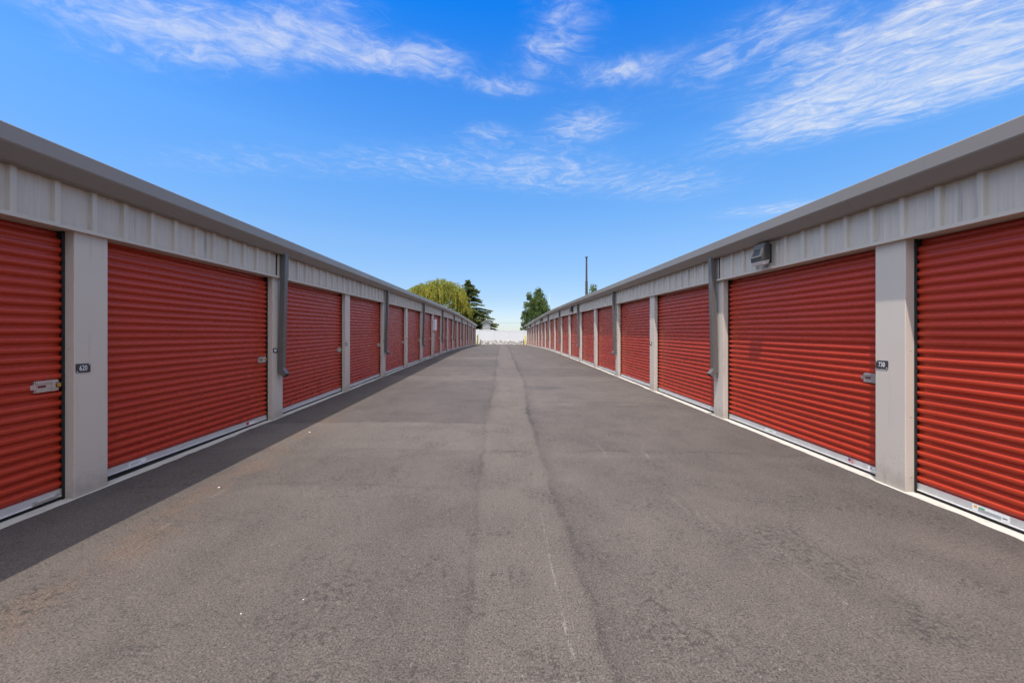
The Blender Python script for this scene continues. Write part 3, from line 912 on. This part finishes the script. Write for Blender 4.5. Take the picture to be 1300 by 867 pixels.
def conifer(px, top_py, Y):
    rj = random.Random(23)
    x0 = (px-636.5)*Y/488.0; gz = GZ(0, Y); ztop = HC + (433.5-top_py)*Y/488.0
    org = Vector((x0, Y, gz)); hh = ztop-gz
    r = empty('conifer_tree', org, 'dark green conifer with layered boughs rising beside the willow', 'tree')
    mb = MB(); tb = MB()
    tb.tube([org+Vector((0,0,-.3)), org+Vector((0,0,hh*.5)), org+Vector((0,0,hh*.97))], [0.42, 0.25, 0.04], 10)
    z = 1.3
    while z < hh*0.985:
        f = z/hh
        # boughs get long towards the ground
        L0 = 0.40 + 8.9*(1-f)**0.92
        nb = 11 if f < 0.6 else (8 if f < 0.85 else 5)
        for b in range(nb):
            if rj.random() < 0.14: continue
            a = rj.uniform(0, 2*math.pi)
            L = L0*rj.uniform(0.62, 1.12)
            d = Vector((math.cos(a), math.sin(a), 0))
            z_ = z + rj.uniform(-.25, .25)
            pts = []
            ns = max(3, int(L/0.32))
            for q in range(ns+1):
                t = q/ns
                pts.append(org + d*L*t + Vector((0, 0, z_ + L*(0.20*t - 0.26*t*t) + 0.12*math.sin(t*6+a))))
            tb.tube([pts[0], pts[len(pts)//2], pts[-1]], [0.07, 0.045, 0.015], 5, cap=False)
            side = Vector((-d.y, d.x, 0))
            for q, p in enumerate(pts):
                t = q/ns
                if t < 0.12 and f < 0.85: continue
                wid = 1.05*(1-t*0.55)*min(1, L/2.4)
                for _ in range(22):
                    off = side*rj.uniform(-1,1)*wid + d*rj.uniform(-.2,.3) + Vector((0,0,rj.uniform(-.16,.10)))
                    leaf(mb, p+off, d*0.7 + side*(1 if off.dot(side) > 0 else -1)*0.6 + rvec(rj)*0.4 + Vector((0,0,-.12)), rj.uniform(.12,.2), rj.uniform(.3,.55), rj)
        z += 0.62 if f < 0.75 else 0.36
    for _ in range(60):
        leaf(mb, org+Vector((rj.uniform(-.15,.15), rj.uniform(-.15,.15), hh-rj.uniform(0, .9))), Vector((0,0,1))+rvec(rj)*.6, .10, .35, rj)
    mb.build('crown', M['conifer'], r, origin=org, parent_loc=org, recalc=False)
    tb.build('trunk', M['bark'], r, origin=org, parent_loc=org, smooth=True)

def broadleaf(name, org, hh, lobes, lab, seed, nleaf=70):
    rj = random.Random(seed)
    r = empty(name, org, lab, 'tree')
    mb = MB(); tb = MB()
    tb.tube([org+Vector((0,0,-.3)), org+Vector((0,0,hh*.35)), org+Vector((.1,0,hh*.8))], [0.34, 0.25, 0.06], 10)
    for lx, ly, z0, z1, rad in lobes:
        tb.tube([org+Vector((0,0,hh*.22)), org+Vector((lx*.7,ly*.7,z0+(z1-z0)*.3)), org+Vector((lx,ly,z1-.4))], [0.16, 0.10, 0.03], 7)
        ncl = int((z1-z0)*rad*4.4)
        for k in range(ncl):
            t = rj.random()
            prof = math.sin(math.pi*min(1, 0.14+t*0.86))**0.75 if t < .5 else (1-((t-.5)/.5)**2.0)*0.98+0.05
            a = rj.uniform(0, 6.28); q = rad*prof*rj.uniform(0.35, 1.0)
            c = org + Vector((lx + q*math.cos(a), ly + q*math.sin(a), z0+(z1-z0)*t))
            cr = rj.uniform(0.3, 0.85)
            up = Vector((math.cos(a)*.4, math.sin(a)*.4, 1))
            for _ in range(nleaf):
                v = rvec(rj)
                p = c + Vector((v.x*cr, v.y*cr, v.z*cr*1.25))
                leaf(mb, p, up*0.5 + rvec(rj), rj.uniform(.13,.22), rj.uniform(.2,.36), rj)
    mb.build('crown', M['poplar'], r, origin=org, parent_loc=org, recalc=False)
    tb.build('trunk', M['bark'], r, origin=org, parent_loc=org, smooth=True)

willow(553, 355.5, 84)
conifer(595.5, 355.5, 92)
Y = 90; zt = HC + (433.5-367)*Y/488; gz = GZ(0, Y)
org = Vector(((682-636.5)*Y/488, Y, gz)); hh = zt-gz
broadleaf('poplar_tree', org, hh, [(0.35, 0, 1.6, hh, 2.2), (-1.9, -.6, 1.4, hh-1.5, 1.6), (1.7, .4, 1.6, hh-2.9, 1.6), (-2.7, .3, 1.2, hh-5.2, 1.3), (0, 1.6, 1.5, hh-2.2, 2.0), (0.6, -1.6, 1.4, hh-2.6, 2.0), (2.0, -1.2, 1.2, hh-5, 1.5), (-.8, -.8, 1.2, hh-2.6, 1.9)],
          'green poplar with two peaks behind the far end of the right row', 31)
Y = 70; org = Vector(((753.5-636.5)*Y/488, Y, GZ(0, Y))); hh = HC + (433.5-365)*Y/488 - org.z
broadleaf('leafy_tree', org, hh, [(0, 0, 2.2, hh, 1.15), (1.3, .4, 2.0, hh-2.4, 1.3), (-.9, -.3, 2.0, hh-1.9, 0.9)], 'green treetop just showing over the right roof beside the brown pole', 41)

# ------------------------------------------------------------------ tall pole, mast, house, overhead line
Y = 84; x = (744.6-636.5)*Y/488; gz = GZ(0, Y); zt = HC + (433.5-326.3)*Y/488
o0 = Vector((x, Y, gz))
r = empty('tall_pole', o0, 'tall brown tapering steel pole standing behind the right row', 'pole')
mb = MB(); hm = gz + (zt-gz)*0.70
mb.tube([(x,Y,gz-.2), (x,Y,hm)], [0.37, 0.265], 16)
mb.tube([(x,Y,hm), (x,Y,zt-.16)], [0.215, 0.165], 16)
mb.build('shaft', M['rust'], r, origin=o0, parent_loc=o0, smooth=False)
mb = MB(); mb.tube([(x,Y,zt-.18), (x,Y,zt-.10), (x,Y,zt)], [0.18, 0.32, 0.32], 16)
mb.build('cap', M['rust'], r, origin=o0, parent_loc=o0)
mb = MB(); mb.tube([(x,Y,hm-.10),(x,Y,hm+.08)], [0.29, 0.29], 16)
mb.build('collar', M['rust'], r, origin=o0, parent_loc=o0)

Y = 100; x = (698-636.5)*Y/488; gz = GZ(0, Y)
mb = MB(); zt = HC + (433.5-373)*Y/488
mb.tube([(x,Y,gz-.2),(x,Y,gz+6),(x,Y,zt)], [0.06,0.045,0.025], 8)
for q in (0.4, 1.0, 1.7): mb.tube([(x-.25,Y,zt-q),(x+.25,Y,zt-q)], [0.012,0.012], 6)
o = mb.build('antenna_mast', M['mast'], None, origin=(x,Y,gz), smooth=True)
tag(o, 'thin pale antenna mast just right of the poplar', 'antenna')

Y = 84.0; x0 = -4.1; x1 = -2.45; gz = GZ(0, Y); o0 = Vector(((x0+x1)/2, Y, gz))
r = empty('pale_house', o0, 'pale house showing over the white fence under the conifer boughs', 'house')
mb = MB(); mb.box(x0, x1, Y, Y+7, gz-.2, gz+3.9)
mb.grid([[(x0,Y+q,gz+3.9),((x0+x1)/2,Y+q,gz+4.4),(x1,Y+q,gz+3.9)] for q in (0,7)])
mb.face([len(mb.v)-6, len(mb.v)-5, len(mb.v)-4]); mb.face([len(mb.v)-3, len(mb.v)-2, len(mb.v)-1])
mb.build('wall', M['house'], r, origin=o0, parent_loc=o0)
mb = MB()
xm = (x0+x1)/2
for a, b in ((x0-.3, xm), (x1+.3, xm)):
    mb.hexa([(a,Y-.3,gz+3.82),(b,Y-.3,gz+4.44),(b,Y+7.3,gz+4.44),(a,Y+7.3,gz+3.82),(a,Y-.3,gz+3.96),(b,Y-.3,gz+4.58),(b,Y+7.3,gz+4.58),(a,Y+7.3,gz+3.96)])
mb.build('roof', M['shingle'], r, origin=o0, parent_loc=o0)

# overhead line behind the fence
Y = 120.0
px_ = ((560, 409), (716, 409.5))
ends = []
for i, (px, py) in enumerate(px_):
    p = P(px, py, Y); gz = GZ(0, Y)
    o0 = Vector((p.x, Y, gz))
    r = empty('utility_pole', o0, ('wooden utility pole hidden behind the willow and left roof', 'wooden utility pole hidden behind the right roof')[i], 'utility pole')
    mb = MB(); mb.tube([(p.x,Y,gz-.2),(p.x,Y,p.z+.5)], [0.16,0.11], 10)
    mb.build('shaft', M['wood'], r, origin=o0, parent_loc=o0, smooth=True)
    mb = MB(); mb.box(p.x-.06,p.x+.06,Y-.9,Y+.9,p.z-.06,p.z+.06)
    mb.build('crossarm', M['wood'], r, origin=o0, parent_loc=o0)
    ends.append(p)
a, b = ends
mb = MB()
for dz, dy in ((0.07, -.7), (0.07, .7)):
    pts = [a.lerp(b, t/24) + Vector((0, dy, dz - 0.9*4*(t/24)*(1-t/24)*0.35)) for t in range(25)]
    mb.tube(pts, [0.009]*25, 5, cap=False)
o = mb.build('overhead_wire', M['wire'], None, origin=a, smooth=True)
tag(o, 'thin overhead wire crossing the sky low above the white fence', 'wire')

# white stone chips on the asphalt
def ground_pt(px, py):
    z = 5.0
    lo, hi = 0.8, 60.0
    for _ in range(60):
        z = (lo+hi)/2
        x = (px-636.5)*z/488.0
        yy = 433.5 + 488*(HC-H(x, z))/z
        if yy > py: lo = z
        else: hi = z
    return Vector((x, z, H(x, z)))
for px, py, sz in ((278, 619, .016), (385, 761, .006), (306, 779, .006), (393, 549, .020)):
    p = ground_pt(px, py)
    bm = bmesh.new(); bmesh.ops.create_icosphere(bm, subdivisions=2, radius=sz*0.62)
    rj = random.Random(int(px))
    for v in bm.verts:
        v.co = Vector((v.co.x*1.3, v.co.y*0.9, v.co.z*0.45)) * rj.uniform(.8, 1.15)
    me = bpy.data.meshes.new('stone_chip'); bm.to_mesh(me); bm.free(); me.materials.append(M['stone'])
    o = new_obj('stone_chip', me); o.location = p + Vector((0, 0, sz*0.3)); o.rotation_euler = (0, 0, rj.uniform(0, 6))
    tag(o, 'tiny white stone chip lying loose on the asphalt', 'stone', 'white stone chips scattered on the lane')

# ------------------------------------------------------------------ light
EL = R(68)
TC = 4.9                                   # tangent of the sun's height seen across the lane
cx = math.tan(EL)/TC; cy = math.sqrt(1-cx*cx)
sd = Vector((-cx*math.cos(EL), -cy*math.cos(EL), math.sin(EL)))
sl = bpy.data.lights.new('sun', 'SUN'); sl.energy = 2.1; sl.angle = R(0.5); sl.color = (1.0, 0.95, 0.88)
so = bpy.data.objects.new('sun', sl); COL.objects.link(so)
so.rotation_euler = sd.to_track_quat('Z', 'Y').to_euler(); so.location = (-10, -10, 30)

w = bpy.data.worlds.new('World'); scene.world = w; w.use_nodes = True
nt = w.node_tree; nt.nodes.clear(); n = N(nt)
out = nt.nodes.new('ShaderNodeOutputWorld'); bg = nt.nodes.new('ShaderNodeBackground')
nt.links.new(bg.outputs[0], out.inputs[0])
sky = nt.nodes.new('ShaderNodeTexSky'); sky.sky_type = 'NISHITA'; sky.sun_disc = False
sky.sun_elevation = EL; sky.sun_rotation = math.atan2(sd.x, sd.y)
sky.altitude = 100; sky.air_density = 1.0; sky.dust_density = 0.6; sky.ozone_density = 2.0
hs = nt.nodes.new('ShaderNodeHueSaturation'); hs.inputs['Saturation'].default_value = 1.35; hs.inputs['Hue'].default_value = 0.5
nt.links.new(sky.outputs[0], hs.inputs['Color'])
tc = nt.nodes.new('ShaderNodeTexCoord')
dx, dy, dz = n.sep(tc.outputs['Generated'])
zz = n.math('MAXIMUM', dz, 0.03)
ux = n.math('DIVIDE', dx, zz); uy = n.math('DIVIDE', dy, zz)
def gau(cx_, cy_, rx, ry, rot, amp):
    a = n.sub(ux, cx_); b = n.sub(uy, cy_)
    c_, s_ = math.cos(R(rot)), math.sin(R(rot))
    u = n.mul(n.add(n.mul(a, c_), n.mul(b, s_)), 1/rx); v = n.mul(n.sub(n.mul(b, c_), n.mul(a, s_)), 1/ry)
    e = n.math('EXPONENT', n.mul(n.add(n.mul(u, u), n.mul(v, v)), -1.0))
    return n.mul(e, amp)
def pp(px, py): return ((px-636.5)/(433.5-py), 488/(433.5-py))
masks = []
for px, py, rx, ry, rot, amp in ((170, 22, 0.32, 0.10, 14, 0.85), (310, 50, 0.30, 0.13, 10, 0.9), (400, 20, 0.20, 0.08, -10, 0.8), (200, 75, 0.35, 0.12, 10, 0.5),
                                 (475, 72, 0.16, 0.08, 10, 0.95), (545, 78, 0.15, 0.10, 10, 0.9), (640, 112, 0.15, 0.07, 5, 0.75),
                                 (695, 68, 0.13, 0.11, -20, 0.75), (790, 90, 0.17, 0.08, -15, 0.8), (720, 15, 0.13, 0.10, 40, 0.6), (740, 160, 0.2, 0.14, 0, 0.8), (620, 168, 0.12, 0.1, 0, 0.6),
                                 (1240, 95, 0.60, 0.26, -45, 1.25), (1080, 125, 0.45, 0.20, -45, 1.05), (1160, 60, 0.4, 0.2, -40, 0.7), (1180, 15, 0.25, 0.10, -40, 1.0), (1000, 30, 0.20, 0.12, -35, 0.5),
                                 (920, 85, 0.3, 0.22, -30, 0.42), (540, 210, 0.6, 0.28, 0, 0.6), (700, 222, 0.45, 0.3, 0, 0.7), (290, 205, 0.6, 0.25, 0, 0.45), (850, 238, 0.5, 0.3, 0, 0.6), (990, 265, 0.5, 0.2, -20, 0.75)):
    c0 = pp(px, py); masks.append(gau(c0[0], c0[1], rx, ry, rot, amp))
ms = masks[0]
for q in masks[1:]: ms = n.add(ms, q)
# two wind directions: combed diagonally on the right, ragged on the left
pv = n.comb(ux, uy, 0.0)
wr = nt.nodes.new('ShaderNodeTexNoise'); wr.inputs['Scale'].default_value = 2.2; wr.inputs['Detail'].default_value = 3
nt.links.new(pv, wr.inputs['Vector'])
wv = nt.nodes.new('ShaderNodeVectorMath'); wv.operation = 'MULTIPLY_ADD'
nt.links.new(wr.outputs['Color'], wv.inputs[0]); wv.inputs[1].default_value = (0.22, 0.22, 0); nt.links.new(pv, wv.inputs[2])
pw = wv.outputs[0]
def rot_scale(v, ang, s):
    m = nt.nodes.new('ShaderNodeMapping'); m.vector_type = 'TEXTURE'
    m.inputs['Rotation'].default_value = (0, 0, R(ang)); m.inputs['Scale'].default_value = s
    nt.links.new(v, m.inputs['Vector']); return m.outputs[0]
nr = n.noise(rot_scale(pw, -40, (0.115, 0.058, 1)), 1.0, 10, 0.70, 0.5)
nl = n.noise(rot_scale(pw, 16, (0.11, 0.07, 1)), 1.0, 10, 0.68, 0.6)
side = n.ss(ux, 0.35, 0.8)
nn = n.add(n.mul(nr, side), n.mul(nl, n.sub(1.0, side)))
veil = n.mul(n.ss(ms, 0.1, 1.3), n.ss(n.noise(pw, 2.6, 5, 0.6), 0.3, 0.7, 0.35, 1.0))
wisp = n.mul(n.ss(n.add(nn, n.mul(n.math('MINIMUM', ms, 1.1), 0.17)), 0.47, 0.95), n.ss(ms, 0.05, 0.75))
low = n.ss(uy, 1.7, 2.3, 1.0, 0.75)          # the bank low over the lane's end is thin
den = n.mul(n.mul(n.add(n.mul(veil, 0.24), n.mul(wisp, 0.66)), low), n.ss(ux, -0.3, 0.5, 0.78, 1.0))
den = n.math('MINIMUM', den, 0.85)
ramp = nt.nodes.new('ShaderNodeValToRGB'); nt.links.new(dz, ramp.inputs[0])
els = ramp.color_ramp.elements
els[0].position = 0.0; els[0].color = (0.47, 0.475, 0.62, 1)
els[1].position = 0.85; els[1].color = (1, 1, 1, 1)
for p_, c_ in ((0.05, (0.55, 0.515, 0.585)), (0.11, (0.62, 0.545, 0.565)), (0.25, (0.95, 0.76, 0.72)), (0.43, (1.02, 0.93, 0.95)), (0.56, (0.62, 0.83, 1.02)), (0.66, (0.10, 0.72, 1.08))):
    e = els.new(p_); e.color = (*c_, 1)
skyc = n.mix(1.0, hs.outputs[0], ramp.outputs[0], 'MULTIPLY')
# unseen cloud added overhead and behind to lift shade fill, brighter towards the sun
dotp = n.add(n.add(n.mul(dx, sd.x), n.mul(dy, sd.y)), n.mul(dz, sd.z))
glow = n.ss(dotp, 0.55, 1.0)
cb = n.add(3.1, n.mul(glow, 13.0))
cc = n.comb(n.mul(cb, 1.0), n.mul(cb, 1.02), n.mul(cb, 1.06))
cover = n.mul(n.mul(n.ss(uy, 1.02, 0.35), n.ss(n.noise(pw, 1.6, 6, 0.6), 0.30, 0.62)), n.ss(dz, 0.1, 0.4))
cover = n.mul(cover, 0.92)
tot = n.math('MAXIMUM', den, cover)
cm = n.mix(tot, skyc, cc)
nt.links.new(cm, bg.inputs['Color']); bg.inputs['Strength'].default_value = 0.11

# ------------------------------------------------------------------ camera and view
cam = bpy.data.cameras.new('camera'); co = bpy.data.objects.new('camera', cam); COL.objects.link(co)
cam.sensor_width = 36.0; cam.lens = 488.0/1300.0*36.0
cam.shift_x = 13.5/1300.0; cam.shift_y = 0.0
cam.clip_start = 0.05; cam.clip_end = 6000
co.location = (0, 0, HC); co.rotation_euler = (R(90), 0, 0)
scene.camera = co
vs = scene.view_settings
vs.view_transform = 'Standard'; vs.look = 'None'; vs.exposure = 1.35; vs.gamma = 1.0; vs.use_curve_mapping = False
